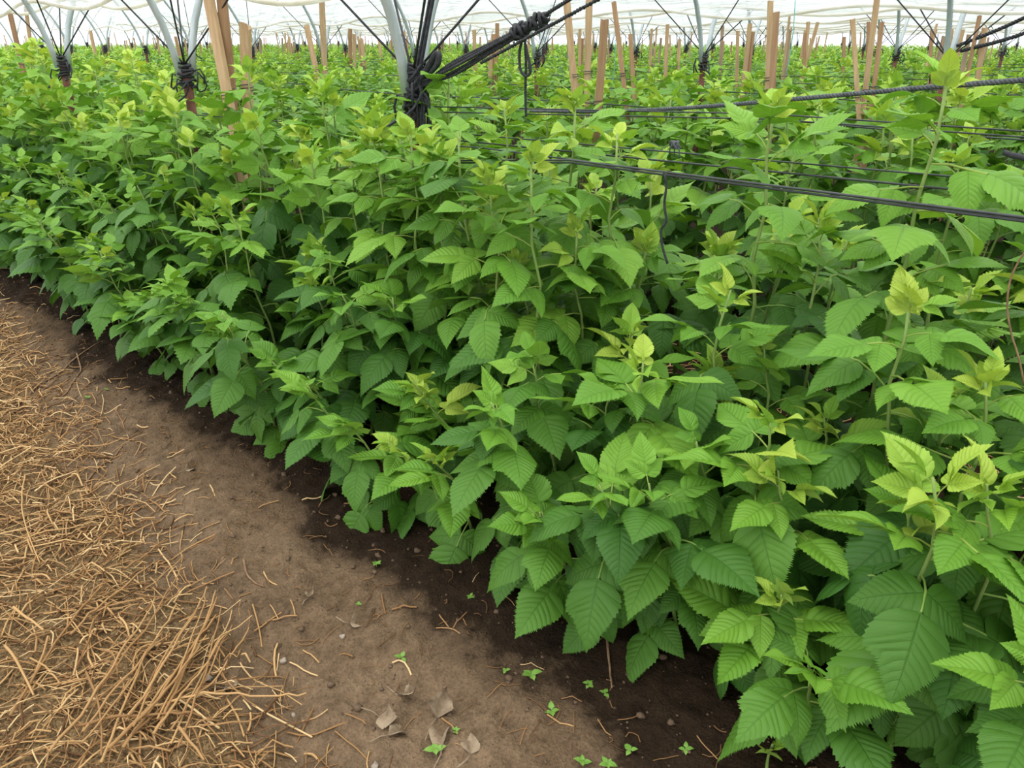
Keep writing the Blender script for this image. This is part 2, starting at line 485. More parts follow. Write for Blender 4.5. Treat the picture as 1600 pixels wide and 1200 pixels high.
def cane_plan(h, r, lean=(0.0, 0.0), bias=0.0, top_only=None, scale=1.0, fresh=True):
    """stem points and leaf placements [(matrix, kind, variant)] for a cane of height h, base at the origin;
    bias > 0 turns the leaves towards the open alley (-Y)"""
    def at(z):
        q = (z / h) ** 1.5
        return Vector((lean[0] * q + 0.008 * math.sin(z * 23 + ph), lean[1] * q + 0.008 * math.cos(z * 19 + ph), z))
    ph = r.uniform(0, 6.28)
    stem = [at(h * i / 9.0) for i in range(10)]
    leaves = []
    z = r.uniform(0.05, 0.09)
    az = r.uniform(0, 6.28)
    while z < h - 0.012:
        d = h - z
        az += 2.4 + r.uniform(-0.3, 0.3)
        if top_only is None or d < top_only:
            if d < 0.055:
                kd, size, el = 'young' if fresh else 'mid', 0.34 + 5.0 * d + r.uniform(-.05, .12), math.radians(r.uniform(24, 70))
            elif d < 0.17:
                kd, size, el = ('young' if fresh and r.random() < 0.35 and d < 0.11 else 'mid' if fresh or d < .08 else 'mature'), 0.70 + 2.2 * (d - 0.05) + r.uniform(-.08, .1), math.radians(r.uniform(14, 48))
            else:
                kd, size, el = 'mature', r.uniform(0.84, 1.14), math.radians(r.uniform(-6, 34))
                if z > 0.66 - 0.25 * r.random() and d < 0.75:
                    kd = 'upper'
                if z < 0.2:
                    size *= 0.85
                    el -= math.radians(10)
            dirv = Vector((math.cos(az), math.sin(az) - bias * (0.4 + r.random()), 0))
            a2 = math.atan2(dirv.y, dirv.x)
            M = Matrix.Translation(at(z)) @ Matrix.Rotation(a2, 4, 'Z') @ Matrix.Rotation(-el, 4, 'Y') \
                @ Matrix.Rotation(r.uniform(-.45, .45), 4, 'X') @ Matrix.Scale(size * scale, 4)
            leaves.append((M, kd, r.randrange(len(KINDS[kd]))))
        z += (0.047 if d > 0.2 else 0.028 if d > 0.07 else 0.013) * r.uniform(0.8, 1.25)
    return stem, leaves


def stem_radii(h, k=10):
    return [max(0.0022, (0.0062 - 0.0035 * i / (k - 1)) * min(1.15, 0.55 + 0.55 * h)) for i in range(k)]


def merged(leaves, lod, mb):
    for M, kd, vi in leaves:
        V, q, uv, A, mi = ARR[lod, kd][vi]
        mb.add(xf(V, M), q, uv, A, mi)


def cane_with_leaves(loc, h, r, lean, bias, label, group, scale=1.0, fresh=True):
    root = empty('raspberry_cane', loc, label=label, cat='plant', group=group)
    stem, leaves = cane_plan(h, r, lean, bias, scale=scale, fresh=fresh)
    link('stem', MB().tube(stem, stem_radii(h), 7).build('stem', [STEM]), root)
    for M, kd, vi in leaves:
        o = link('leaf', LEAFMESH[kd][vi], root)
        o.matrix_local = M
    return root


# prototypes whose leaves are one foliage mesh, for the canes further off
def cane_proto(h, lod, seed, bias=0.0, lean=(0, 0), top=None, fresh=True):
    r = random.Random(seed)
    stem, leaves = cane_plan(h, r, lean, bias, top, fresh=fresh)
    s = MB().tube(stem, stem_radii(h), 6).build('stem', [STEM])
    f = MB()
    merged(leaves, lod, f)
    return s, f.build('foliage', [LEAFM, PETI])


def far_label(px):
    return None


def make_canes():
    G1 = 'raspberry canes of the front row'
    heroes = [  # tip pixel, across distance, height gain, label, size
        (1492, 86, 1.74, 0.02, 'tallest raspberry cane, topping the thick twisted rope at the right', 1.05),
        (1213, 140, 1.76, 0.02, 'tall raspberry cane with a pointed tip crossing the twisted rope near mid right', 1.0),
        (788, 152, 1.76, 0.02, 'tall raspberry cane with bright tip just under the hanging rope loop', 1.0),
        (965, 190, 1.68, 0.02, 'tall raspberry cane with fine reddish tip left of the small black wire knot', 1.0),
        (1425, 432, 1.46, 0.02, 'raspberry cane with yellow-green crown standing below the double wire at right', 1.0),
        (1138, 432, 1.50, 0.0, 'raspberry cane with pale crown right below the dangling black string', 0.95),
        (1203, 512, 1.58, 0.0, 'short raspberry cane with small golden crown half hidden among front row leaves', 0.8),
        (1000, 545, 1.27, 0.02, 'raspberry cane with large yellow-green crown at the centre of the front row', 1.1),
        (1200, 628, 1.24, 0.0, 'raspberry cane whose yellow crown has one upright heart-shaped leaf, right of centre', 1.05),
        (1470, 722, 1.17, 0.0, 'front raspberry cane with wide pale crown low at the right edge', 1.15),
        (648, 580, 1.18, 0.0, 'raspberry cane leaning over the soil with a lime crown, nearest the path', 1.0),
        (742, 352, 1.48, 0.0, 'raspberry cane with one upright yellow leaf above the front row, left of centre', 0.95),
        (812, 392, 1.46, 0.0, 'raspberry cane with spreading lime crown beside the upright yellow leaf', 0.9),
        (1555, 560, 1.42, 0.0, 'raspberry cane with one upright oval leaf beside the rusty post', 1.0),
        (490, 372, 1.42, 0.0, 'raspberry cane with bright crown below the pair of leaning stakes', 0.95),
        (1560, 730, 1.24, 0.0, 'raspberry cane with a lime rosette cut by the right picture edge', 1.05),
        (640, 205, 1.78, 0.0, 'raspberry cane with fresh tip right at the foot of the knotted post', 0.95),
        (520, 140, 1.80, 0.0, 'tall raspberry cane with lime tip left of the knotted post', 1.0),
        (255, 258, 1.46, 0.0, 'raspberry cane with lime crown left below the bundled stakes', 0.95),
        (392, 175, 1.74, 0.0, 'raspberry cane with big serrated tip beside the stake with broken top', 1.0),
    ]
    heroes.append((1212, 1148, 0.99, 0.0, 'small low raspberry shoot with yellow-green leaves at the bottom edge, right of centre', 0.75))
    used = []
    r = random.Random(77)
    for px, py, n, gain, label, sc in heroes:
        tip = P(px, py, n=n)
        lean = (r.uniform(-.05, .05), -r.uniform(0.02, 0.10) if n < 1.4 else r.uniform(-.04, .03))
        if px == 648:
            lean = (-0.10, -0.12)
        bx, bn = tip.x - lean[0], tip.y - lean[1]
        zb = gz(bx, bn, False) - 0.01
        h = tip.z - zb - 0.03
        cane_with_leaves((bx, bn, zb), h, random.Random(px * 3 + py), lean, 0.5 if n < 1.4 else 0.15, label, G1, sc)
        used.append((bx, bn, h, n))

    # fill the near front row with single canes, every leaf a part
    lines = [(1.14, 0.30, 0.50, 0.9, -0.13), (1.34, 0.44, 0.64, 0.6, -0.08), (1.55, 0.60, 0.78, 0.3, -0.03),
             (1.76, 0.78, 0.98, 0.0, 0.0), (2.00, 0.72, 0.92, -0.3, 0.05)]
    near, cnt = [], 0
    spots = []
    for li, (n0, h0, h1, bias, ln) in enumerate(lines):
        x = 0.75
        while x > -7.6:
            step = (0.155, 0.165, 0.19, 0.22, 0.24)[li]
            x -= step * r.uniform(0.8, 1.2)
            n = n0 + r.uniform(-.06, .06)
            if any((x - a) ** 2 + (n - b) ** 2 < 0.0060 for a, b, _h, _n in used):
                continue
            hh = r.uniform(h0, h1)
            if li == 3 and r.random() < 0.35:
                hh = r.uniform(0.96, 1.10)
            if x > -1.2 and li >= 2:
                hh *= 0.86
            elif li in (1, 2, 3):
                hh += (0.04, 0.16, 0.09)[li - 1]
            for a, b, uh, un in used:
                if un < 1.62 and (x - a) ** 2 + (n - b) ** 2 < 0.045 and n < b + .08:
                    hh = min(hh, uh - 0.09)
            hh = max(hh, .16)
            spots.append((x, n, hh, bias, ln, li))
    for px in (-2.02, -2.16, -3.66, -3.80, -5.32, -5.44):
        spots.append((px, 1.60 + r.uniform(-.03, .03), r.uniform(.92, 1.02), 0.3, -0.03, 2))
    for px in (-1.28, -1.42, -1.57, -1.71, -1.86, -2.0):
        spots.append((px, 1.46 + r.uniform(-.03, .03), r.uniform(.90, .99), 0.2, -0.02, 2))
    for x, n, hh, bias, ln, li in spots:
        zb = gz(x, n, False) - 0.01
        d = math.hypot(x, n)
        if d < 2.75 and li < 4:
            lab = {0: 'low leafy raspberry cane at the outer edge of the front row, hanging over dark soil',
                   1: 'leafy raspberry cane in the outer half of the front row',
                   2: 'leafy raspberry cane in the thick of the front row, below the black wires',
                   3: 'taller raspberry cane along the wire line of the front row'}[li]
            cane_with_leaves((x, n, zb), hh, random.Random(int(x * 1000) + li), (r.uniform(-.05, .05), ln + r.uniform(-.03, .03)),
                             bias, lab, G1, 1.0, fresh=r.random() < (0.2, 0.3, 0.6, 1.0)[li])
            cnt += 1
        else:
            near.append((x, n, zb, hh, li))
    # prototypes for the rest of the single canes
    pf = [[cane_proto(h, 1, 300 + i * 10 + j, b, (0, ln), None, i > 1 or j == 0) for j in range(3)] for i, (h, b, ln) in
          enumerate(((0.45, 0.9, -0.12), (0.57, 0.6, -0.08), (0.70, 0.3, -0.03), (0.84, 0.0, 0.0), (0.74, -0.3, 0.05)))]
    hb = (0.45, 0.57, 0.70, 0.84, 0.74)

    def copy_cane(pr, loc, sc, rz, label, group):
        root = empty('raspberry_cane', loc, label=label, cat='plant', group=group)
        root.scale = sc
        root.rotation_euler = (r.uniform(-.05, .05), r.uniform(-.05, .05), rz)
        link('stem', pr[0], root)
        link('foliage', pr[1], root)
        return root
    for x, n, zb, hh, li in near:
        k = hh / hb[li]
        lab = 'leafy raspberry cane of the front row where it runs off to the left'
        if li == 4:
            lab = 'raspberry cane on the back side of the front row'
        copy_cane(pf[li][r.randrange(3)], (x, n, zb), (0.5 + k * .5,) * 2 + (k,), r.uniform(-.5, .5), lab, G1)
        cnt += 1
    # second and third rows: copies until three hundred, nearest first, the rest one mass
    pr2 = [cane_proto(h, 1, 500 + i) for i, h in enumerate((0.78, 0.9, 0.72, 0.98, 0.84))]
    h2 = (0.78, 0.9, 0.72, 0.98, 0.84)
    rest = []
    for k in range(1, 34):
        nr = R1 + ROW * k
        s = 0.10 * nr - 0.6
        dens = 0.088 if k < 3 else 0.11 if k < 8 else 0.17 if k < 16 else 0.26
        while s < min(4.15 * nr + 1.2, 48):
            s += dens * r.uniform(0.7, 1.3) * (1 + 0.02 * s)
            rest.append((-s, nr + r.gauss(0, 0.22)))
    rest.sort(key=lambda q: q[0] ** 2 + q[1] ** 2)
    single = max(0, 300 - cnt - len(heroes))
    for x, n in rest[:single]:
        i = r.randrange(5)
        row = int(round((n - R1) / ROW))
        lab = ('raspberry cane in the second row, seen past the black trellis wires' if row <= 1 else
               'raspberry cane in the third row, seen above the trellis wires')
        hh = r.uniform(0.80, 1.04)
        k = hh / h2[i]
        copy_cane(pr2[i], (x, n, 0.07), (k, k, k), r.uniform(0, 6.28), lab,
                  'raspberry canes of the second row' if row <= 1 else 'raspberry canes of the third row')
    # the mass of further canes
    mb = MB()
    plans = {}
    for key, top, lod in (('a', 0.7, 1), ('b', 0.45, 2), ('c', 0.30, 3)):
        plans[key] = []
        for j in range(10):
            st, lv = cane_plan(0.9, random.Random(900 + j), (0, 0), 0.0, top)
            t = MB()
            merged(lv, lod, t)
            if key != 'c':
                t.tube(st, [q * 0.9 for q in stem_radii(0.9)], 4, False, 1, 0.6)
            plans[key].append(t.arrays())
    for x, n in rest[single:]:
        d = math.hypot(x, n)
        key = 'a' if d < 5.0 else 'b' if d < 13 else 'c'
        V, q, uv, A, mi = plans[key][r.randrange(10)]
        hh = r.uniform(0.78, 0.98) if d > 9 else r.uniform(0.78, 1.06)
        k = r.uniform(0.95, 1.2) * (1.0 if key != 'c' else 1.35)
        a = r.uniform(0, 6.28)
        c, s = math.cos(a), math.sin(a)
        W = V.copy()
        W[:, 0], W[:, 1] = k * (V[:, 0] * c - V[:, 1] * s) + x, k * (V[:, 0] * s + V[:, 1] * c) + n
        W[:, 2] = 0.07 + hh + (V[:, 2] - 0.9) * (1.0 if key != 'c' else 1.2)
        mb.add(W, q, uv, np.clip(A + r.uniform(-.08, .20), 0, 1), mi)
    link('raspberry_foliage', mb.build('raspberry_foliage', [LEAFM, PETI]), kind='stuff',
         label='sea of raspberry canes filling the further rows to the horizon', cat='plants')
    print('single canes', cnt + len(heroes) + single, 'mass', len(rest) - single, 'mass quads', sum(len(q) for q in mb.Fq))


# ------------------------------------------------------------------ stakes
def stake_mesh(name, a, b, w, d, mat, seed, jag=0.0):
    """split timber from a (foot) to b (head), w across, d deep"""
    r = random.Random(seed)
    a, b = Vector(a), Vector(b)
    ax = (b - a).normalized()
    side = (Vector((0.7, 0.7, 0)) - ax * ax.dot(Vector((0.7, 0.7, 0)))).normalized()
    side = Matrix.Rotation(r.uniform(-.5, .5), 3, ax) @ side
    oth = ax.cross(side)
    K = 12
    prof = [(-1, -.8), (-.8, -1), (.8, -1), (1, -.8), (1, .8), (.8, 1), (-.8, 1), (-1, .8)]
    V, uv = [], []
    bow = r.uniform(-.008, .008)
    for i in range(K + 1):
        q = i / K
        c = a.lerp(b, q) + side * bow * math.sin(math.pi * q)
        ws = w * (1 + r.uniform(-.04, .04)) * (1.0 - 0.08 * (1 - q))
        for x, y in prof:
            V.append(c + side * x * ws / 2 + oth * y * d / 2)
    for j in range(8):
        V[-8 + j] += ax * (r.uniform(-1, 1) * jag)
    cap = sum((V[-8 + j] for j in range(8)), Vector()) / 8
    cap += ax * r.uniform(-.5, .3) * jag
    V += [cap] * 8
    idx = np.arange(len(V)).reshape(-1, 8)
    p, q2 = idx[:-1], idx[1:]
    quads = np.stack([p, np.roll(p, -1, 1), np.roll(q2, -1, 1), q2], -1).reshape(-1, 4)
    return MB().add([tuple(v - a) for v in V], quads).build(name, [mat], smooth=False)


STAKES = [  # top px, foot-line px, width px, row number (0 = front row), material, jag, label
    (14, 14, 41, 135, 13, 1, 1, .006, 'broad brown wooden stake leaning at the far left of the field'),
    (40, 10, 57, 132, 7, 2, 0, .002, 'thin wooden stake just right of the broad leaning one at far left'),
    (59, 62, 64, 108, 5, 4, 0, .002, 'short pale stake behind the thin far-left stake'),
    (142, 48, 155, 113, 5, 4, 0, .003, 'pale stake alone right of the far-left knotted post'),
    (160, 73, 164, 112, 5, 5, 1, .003, 'short stake, left of a small pair right of the far-left post'),
    (169, 58, 171, 113, 4, 5, 2, .002, 'dark stake, right of a small pair right of the far-left post'),
    (245, 55, 252, 98, 5, 5, 0, .003, 'stake seen just left of the second knotted post'),
    (274, 57, 284, 100, 5, 4, 1, .002, 'stake seen between the two pipes of the second knotted post'),
    (298, 52, 298, 125, 6, 4, 0, .002, 'upright pale stake right behind the second knotted post'),
    (324, -14, 377, 260, 15, 0, 0, .004, 'long wooden stake leaning left, front one of the tied pair'),
    (346, -10, 373, 245, 14, 0, 1, .004, 'long wooden stake behind the leaning one in the tied pair'),
    (383, 40, 390, 235, 15, 0, 0, .016, 'wooden stake with jagged broken top right of the tied pair'),
    (479, 39, 499, 130, 8, 2, 0, .004, 'leaning stake crossing a taller upright one, left of the knotted post'),
    (502, -14, 507, 132, 9, 2, 0, .004, 'tall upright stake crossed by a leaning one, left of the knotted post'),
    (547, 45, 548, 118, 6, 4, 1, .004, 'stake, left of a pair midway to the knotted post'),
    (553, 53, 554, 112, 5, 4, 0, .003, 'shorter stake, right of a pair midway to the knotted post'),
    (565, 61, 570, 107, 5, 5, 0, .002, 'thin stake just left behind the knotted post'),
    (592, 62, 597, 100, 4, 6, 0, .002, 'small stake seen beside the pipes of the knotted post'),
    (741, 47, 743, 120, 6, 4, 0, .003, 'stake standing alone under the black rope bundle'),
    (766, 63, 765, 132, 6, 3, 0, .004, 'short stake, left of a group of three below the rope bundle'),
    (771, 53, 769, 130, 6, 3, 1, .003, 'stake, middle of a group of three below the rope bundle'),
    (777, 36, 775, 128, 6, 3, 1, .002, 'tallest stake of a group of three below the rope bundle'),
    (884, -14, 901, 158, 10, 2, 0, .003, 'tall stake leaning left, leftmost of the cluster right of the rope knot'),
    (921, -14, 918, 148, 10, 2, 0, .003, 'tall upright stake in the cluster right of the rope knot'),
    (945, 30, 934, 172, 12, 1, 1, .005, 'wide short stake leaning right in the cluster right of the rope knot'),
    (906, 45, 906, 110, 5, 4, 0, .002, 'thin pale stake half hidden between two tall ones'),
    (910, 60, 908, 112, 5, 4, 1, .002, 'thin dark stake half hidden between two tall ones'),
    (959, 3, 974, 132, 7, 2, 1, .003, 'slim tall stake leaning left of a short upright one'),
    (985, 53, 988, 126, 6, 3, 1, .003, 'short upright stake right of the slim leaning one'),
    (1043, 38, 1041, 108, 5, 4, 0, .002, 'pale stake left of the pipe pair at mid right'),
    (1062, 61, 1060, 97, 5, 6, 0, .002, 'short stake close left of the pipe pair at mid right'),
    (1129, 40, 1126, 93, 5, 6, 2, .002, 'dark stake close right of the pipe pair at mid right'),
    (1153, 48, 1151, 118, 5, 4, 0, .002, 'pale upright stake right of the pipe pair'),
    (1172, 37, 1163, 118, 7, 4, 0, .003, 'stake leaning right, larger of two near the double stakes'),
    (1177, 50, 1170, 112, 5, 4, 1, .002, 'slim stake leaning right beside a larger one'),
    (1204, 2, 1199, 150, 8, 2, 0, .006, 'left one of two close stakes behind the tall cane at mid right'),
    (1213, 20, 1204, 152, 9, 2, 1, .006, 'right one of two close stakes behind the tall cane at mid right'),
    (1233, 52, 1230, 93, 5, 5, 2, .004, 'weathered short stake by the teal twine'),
    (1263, 34, 1257, 122, 5, 4, 0, .002, 'slim stake right of the teal twine'),
    (1258, 52, 1256, 120, 5, 4, 1, .003, 'short stake behind the slim one right of the teal twine'),
    (1332, 30, 1339, 140, 7, 2, 0, .003, 'stake leaning left, first of three at the right'),
    (1372, -14, 1352, 142, 8, 2, 0, .003, 'longest stake leaning right, middle of three at the right'),
    (1378, 34, 1365, 142, 7, 2, 1, .003, 'stake leaning right, last of three at the right'),
    (1357, 34, 1355, 100, 5, 4, 1, .003, 'stake showing behind the longest of three at the right'),
    (1319, 58, 1318, 82, 5, 7, 1, .006, 'short weathered stake well back at the right'),
    (1456, 48, 1454, 84, 5, 6, 1, .003, 'small stake left of the knotted post at far right'),
    (1531, 24, 1519, 85, 6, 3, 1, .003, 'stake leaning right behind the knotted post at far right'),
    (1539, 43, 1530, 112, 8, 3, 0, .004, 'thick short stake right of the knotted post at far right'),
]


def make_stakes():
    for i, (x1, y1, x0, y0, w, row, mi, jag, lab) in enumerate(STAKES):
        n = R1 + ROW * row + (0.12 if row == 0 else 0.0) + (0.05 * (i % 3) - 0.05)
        b, a = P(x1, y1, n=n), P(x0, y0, n=n)
        dirv = (a - b).normalized()
        k = (b.z - 0.02) / -dirv.z
        a = b + dirv * k
        d = ((a + b) / 2 - EYE).length
        t = (P(x0, y0, n=n) - EYE).length / ray(x0, y0).length
        wm = min(0.05, max(0.02, w * t))
        me = stake_mesh('wooden_stake', a, b, wm, wm * 0.62, WOODM[mi], 40 + i, jag)
        root = link('wooden_stake', me, label=lab, cat='stake', group='wooden stakes in the rows')
        root.location = a
        if row <= 2:  # wire wound round the stake at wire height
            q = (1.02 + 0.02 * (i % 4) - a.z) / (b.z - a.z)
            c = (b - a) * q
            pts = []
            for j in range(15):
                th = j * 2 * math.pi / 7
                pts.append(c + Vector((math.cos(th) * wm * .72, math.sin(th) * wm * .60, 0.004 * j / 2)))
            link('wire_tie', MB().tube(pts, 0.0022, 5).build('wire_tie', [WIREM]), root)
    # further stakes: copies of four kinds
    kinds = [stake_mesh('wooden_stake', (0, 0, 0), (lx, ly, h), w, w * .6, WOODM[m], 90 + i, .004)
             for i, (lx, ly, h, w, m) in enumerate(((.05, .02, 1.38, .034, 0), (-.08, 0, 1.30, .03, 1), (.1, .03, 1.45, .032, 0),
                                                    (-.02, -.03, 1.25, .036, 2)))]
    r = random.Random(4)
    cnt = 0
    for row in range(5, 27):
        n = R1 + ROW * row
        s = 0.24 * n + r.uniform(0, 1.2)
        while s < min(3.9 * n, 34) and cnt < 190:
            for k in range(r.choice((1, 1, 2, 3))):
                o = link('wooden_stake', kinds[r.randrange(4)],
                         label='small distant wooden stake sticking out of the canopy near the horizon', cat='stake',
                         group='distant wooden stakes')
                o.location = (-s + r.uniform(-.15, .15), n + r.uniform(-.1, .1), 0.03)
                o.rotation_euler = (r.uniform(-.05, .05), r.uniform(-.07, .07), r.uniform(0, 6.28))
                o.scale = (1, 1, r.uniform(0.88, 1.04))
                cnt += 1
            s += r.uniform(1.4, 3.4) * (1 + 0.03 * row)


# ------------------------------------------------------------------ tunnels
TIE = 1.13
RISE = 1.45


def line_n(k):
    return R1 + TUN * k


S0 = {0: 2.11 - HOOP, 1: 1.62 - HOOP, 2: 1.57 - HOOP}


def hoop_s(k):
    return S0.get(max(k, 0), 1.5 - HOOP)


def post_s(k, j):
    if k <= 0 and j == 0:
        return 0.16
    return hoop_s(k) + HOOP * j


def arc(q, off=0.0):
    """profile of a bay across: q 0..1 -> (offset across, height)"""
    hw = TUN / 2 - 0.03
    s = math.sin(math.pi * q)
    return TUN / 2 - (hw + off * 0.3) * math.cos(math.pi * q), TIE - 0.05 + (RISE + off) * (s ** 1.22)


ORD = ['first', 'second', 'third', 'fourth', 'fifth', 'sixth', 'seventh', 'eighth', 'ninth', 'tenth', 'eleventh']


def make_tunnels():
    # hoops (one arc mesh, copied), posts with rope binding
    pts = [(0.0, *arc(i / 28.0)) for i in range(29)]
    hoop_me = MB().tube(pts, 0.0165, 8).build('tunnel_hoop', [PIPE])
    post = MB()
    post.tube([(0, 0, -0.06), (0, 0, 0.5), (0, 0, TIE - 0.02)], 0.021, 10)
    post_me = post.build('anchor_pipe', [RUST])
    bind_me = []
    for sd in range(3):
        r = random.Random(60 + sd)
        b = MB()
        pts = []
        for j in range(70):
            th = j * 0.62
            rr = 0.027 + 0.006 * math.sin(j * 0.37) + r.uniform(-.002, .003)
            pts.append((rr * math.cos(th), rr * 1.25 * math.sin(th), TIE - 0.10 + 0.11 * j / 70 + r.uniform(-.006, .006)))
        b.tube(pts, 0.0062, 6)
        for j in range(3):
            a0 = r.uniform(0, 6.28)
            p0 = Vector((0.03 * math.cos(a0), 0.03 * math.sin(a0), TIE - 0.03 - 0.02 * j))
            o = Vector((math.cos(a0), math.sin(a0), 0))
            L = r.uniform(.05, .14)
            b.tube([p0, p0 + o * .035 + Vector((0, 0, .01)), p0 + o * .05 + Vector((0, 0, -L * .4)), p0 + o * .042 + Vector((0, 0, -L))], 0.0042, 6)
            lp = [p0 + o * (.045 * math.sin(t / 8 * math.pi)) + Vector((.03 * math.cos(t * .8), .03 * math.sin(t * .8), -.09 * math.sin(t / 8 * math.pi))) for t in range(9)]
            b.tube(lp, 0.004, 6)
        bind_me.append(b.build('rope_binding', [ROPEM]))
    r = random.Random(8)
    posts = {(0, 0): 'rusty steel anchor post half hidden by leaves at the right picture edge',
             (0, 1): 'rusty anchor post wound in a big tangle of black rope, nearest to the centre',
             (0, 2): 'anchor post with black rope binding, second along the front row towards the left',
             (0, 3): 'anchor post with black rope binding, third along the front row at far left',
             (1, 1): 'anchor post with black binding behind the tallest cane at the right',
             (1, 2): 'anchor post with black binding below the pipe pair at mid right',
             (1, 3): 'anchor post with binding below the rope knot, beyond the front row'}
    for k in range(0, 9):
        n = line_n(k)
        s = hoop_s(k)
        j = 0
        while s < min(3.95 * n + 0.6, 30):
            lab = posts.get((k, j), 'small distant anchor post wrapped in dark rope among the rows')
            root = empty('anchor_post', (-(0.16 if k <= 0 and j == 0 else s), n, 0.06), label=lab, cat='post', group='tunnel anchor posts' if (k, j) in posts else 'distant anchor posts')
            root.rotation_euler = (0, 0, r.uniform(0, 6.28))
            link('anchor_pipe', post_me, root)
            link('rope_binding', bind_me[r.randrange(3)], root)
            s += HOOP
            j += 1
            if k > 3:
                s += HOOP
    names = {(0, 1): 'galvanised tunnel hoop rising to the right from the rope-tangled post',
             (0, 2): 'galvanised tunnel hoop rising to the right from the second post along the front row',
             (0, 3): 'galvanised tunnel hoop rising to the right from the far-left post',
             (-1, 1): 'galvanised tunnel hoop leaning left from the rope-tangled post',
             (-1, 2): 'galvanised tunnel hoop leaning left from the second post along the front row',
             (-1, 3): 'galvanised tunnel hoop leaning left from the far-left post'}
    for k in range(-1, 8):
        n = line_n(k)
        s = hoop_s(k)
        j = 0
        smin = 0.2 * n - HOOP
        while s < min(3.95 * (n + TUN) + 0.6, 30) if k >= 0 else s < 9:
            if s > smin:
                lab = names.get((k, j), ('galvanised hoop of the bay next beyond the front row' if k == 0 else
                                         'galvanised hoop of the bay over the path' if k < 0 else
                                         'pale galvanised hoop pipe of a bay further back under white plastic'))
                o = link('tunnel_hoop', hoop_me, label=lab, cat='pipe', group='tunnel hoops')
                sa = post_s(k, j) if k < 4 else s
                sb = post_s(k + 1, j) if k < 4 else s
                o.location = (-sa, n, 0.06)
                o.rotation_euler = (0, 0, math.atan2(sb - sa, TUN))
                o.scale = (1, math.hypot(1, (sb - sa) / TUN), 1)
            s += HOOP if k < 4 else 2 * HOOP
            j += 1
    # covers
    for k in range(-1, 9):
        n = line_n(k)
        s0 = hoop_s(k)
        fine = k < 2
        S = np.linspace(-6.0, min(14 + 6 * max(k, 0), 50), (200 if fine else 180))
        Q = np.linspace(0, 1, 25)
        V = np.zeros((len(S), len(Q), 3))
        rr = np.random.RandomState(70 + k)
        phs = rr.rand(8) * 6.28
        for i, s in enumerate(S):
            ph = (s - s0) / HOOP
            mid = math.sin(math.pi * ph) ** 2
            ez = 1.47 - 0.05 * mid - 0.015 * math.sin(0.9 * s + phs[0])
            qe = 0.0
            # lower ends of the sheet where the hoop reaches the hem height
            sn = ((ez - TIE + 0.02) / (RISE + 0.03)) ** (1 / 1.22)
            qe = math.asin(min(1, sn)) / math.pi
            for j, q in enumerate(Q):
                qq = qe + (1 - 2 * qe) * q
                y, z = arc(qq, 0.03)
                bil = 0.035 * mid * (0.4 + 0.6 * math.sin(math.pi * q))
                wr = (0.010 * math.sin(7 * s + 9 * q + phs[2]) + 0.008 * math.sin(13 * s - 23 * q + phs[3])) * math.sin(math.pi * q)
                V[i, j] = (-s, n + y, z + 0.06 - bil + wr)
        idx = np.arange(V.size // 3).reshape(len(S), len(Q))
        qd = np.stack([idx[:-1, :-1], idx[1:, :-1], idx[1:, 1:], idx[:-1, 1:]], -1).reshape(-1, 4)
        root = empty('tunnel_canopy', (0, n + TUN / 2, 0), cat='plastic canopy', group='plastic tunnel canopies',
                     label='clear white plastic canopy over the path in front of the first row' if k < 0 else
                     'white plastic canopy with rolled hem over the bay just behind the first row' if k == 0 else
                     'white plastic tunnel canopy, %s bay behind the first row' % ORD[k])
        off = np.array([0, n + TUN / 2, 0])
        link('sheet', MB().add(V.reshape(-1, 3) - off, qd).build('sheet', [PLASTIC]), root)
        for e in (0, -1):
            link('hem', MB().tube(V[:, e] - off, 0.0095, 8).build('hem', [HEMM]), root)
    # ropes over the covers, from each near post
    for k in range(0, 4):
        n = line_n(k)
        s = hoop_s(k)
        j = 0
        while s < min(3.9 * n, 13):
            for sx in (-1, 1):
                for sy in (-1, 1):
                    y1, z1 = arc(0.20, 0.07)
                    y2, z2 = arc(0.40, 0.08)
                    p = [Vector((0, 0, TIE)), Vector((sx * HOOP * 0.42, sy * y1, z1)), Vector((sx * HOOP * 0.8, sy * y2, z2))]
                    pts = [p[0].lerp(p[1], i / 6) for i in range(7)] + [p[1].lerp(p[2], i / 4) + Vector((0, 0, .03 * math.sin(i / 4 * 3.14))) for i in range(1, 5)]
                    mk = (sx, sy)
                    if mk not in ROPES:
                        ROPES[mk] = MB().tube(pts, 0.0042, 5).build('guy_rope', [ROPEM])
                    lab = 'thin dark cover rope running up from a knotted post over the plastic'
                    if k == 0 and j in (1, 2, 3):
                        lab = 'black cover rope climbing %s, %s, from the %s' % (
                            'right' if sx > 0 else 'left', 'over next bay' if sy > 0 else 'over path',
                            {1: 'rope-tangled post', 2: 'second post of the front row', 3: 'far-left post'}[j])
                    o = link('cover_rope', ROPES[mk], label=lab, cat='rope', group='cover ropes')
                    o.location = (-(0.16 if k <= 0 and j == 0 else s), n, 0.06)
            s += HOOP
            j += 1


ROPES = {}


def strand_rope(pts, rad, turns_per_m, mb):
    """three-strand laid rope along pts"""
    pts = [Vector(p) for p in pts]
    L = 0
    for ph in range(3):
        out, acc = [], 0.0
        for i in range(len(pts)):
            if i:
                acc += (pts[i] - pts[i - 1]).length
            t = (pts[min(i + 1, len(pts) - 1)] - pts[max(i - 1, 0)]).normalized()
            u = t.cross(Vector((0, 0, 1))).normalized()
            w = t.cross(u)
            a = acc * turns_per_m * 2 * math.pi + ph * 2.0944
            out.append(pts[i] + (u * math.cos(a) + w * math.sin(a)) * rad * 0.52)
        mb.tube(out, rad * 0.56, 6)
    return mb


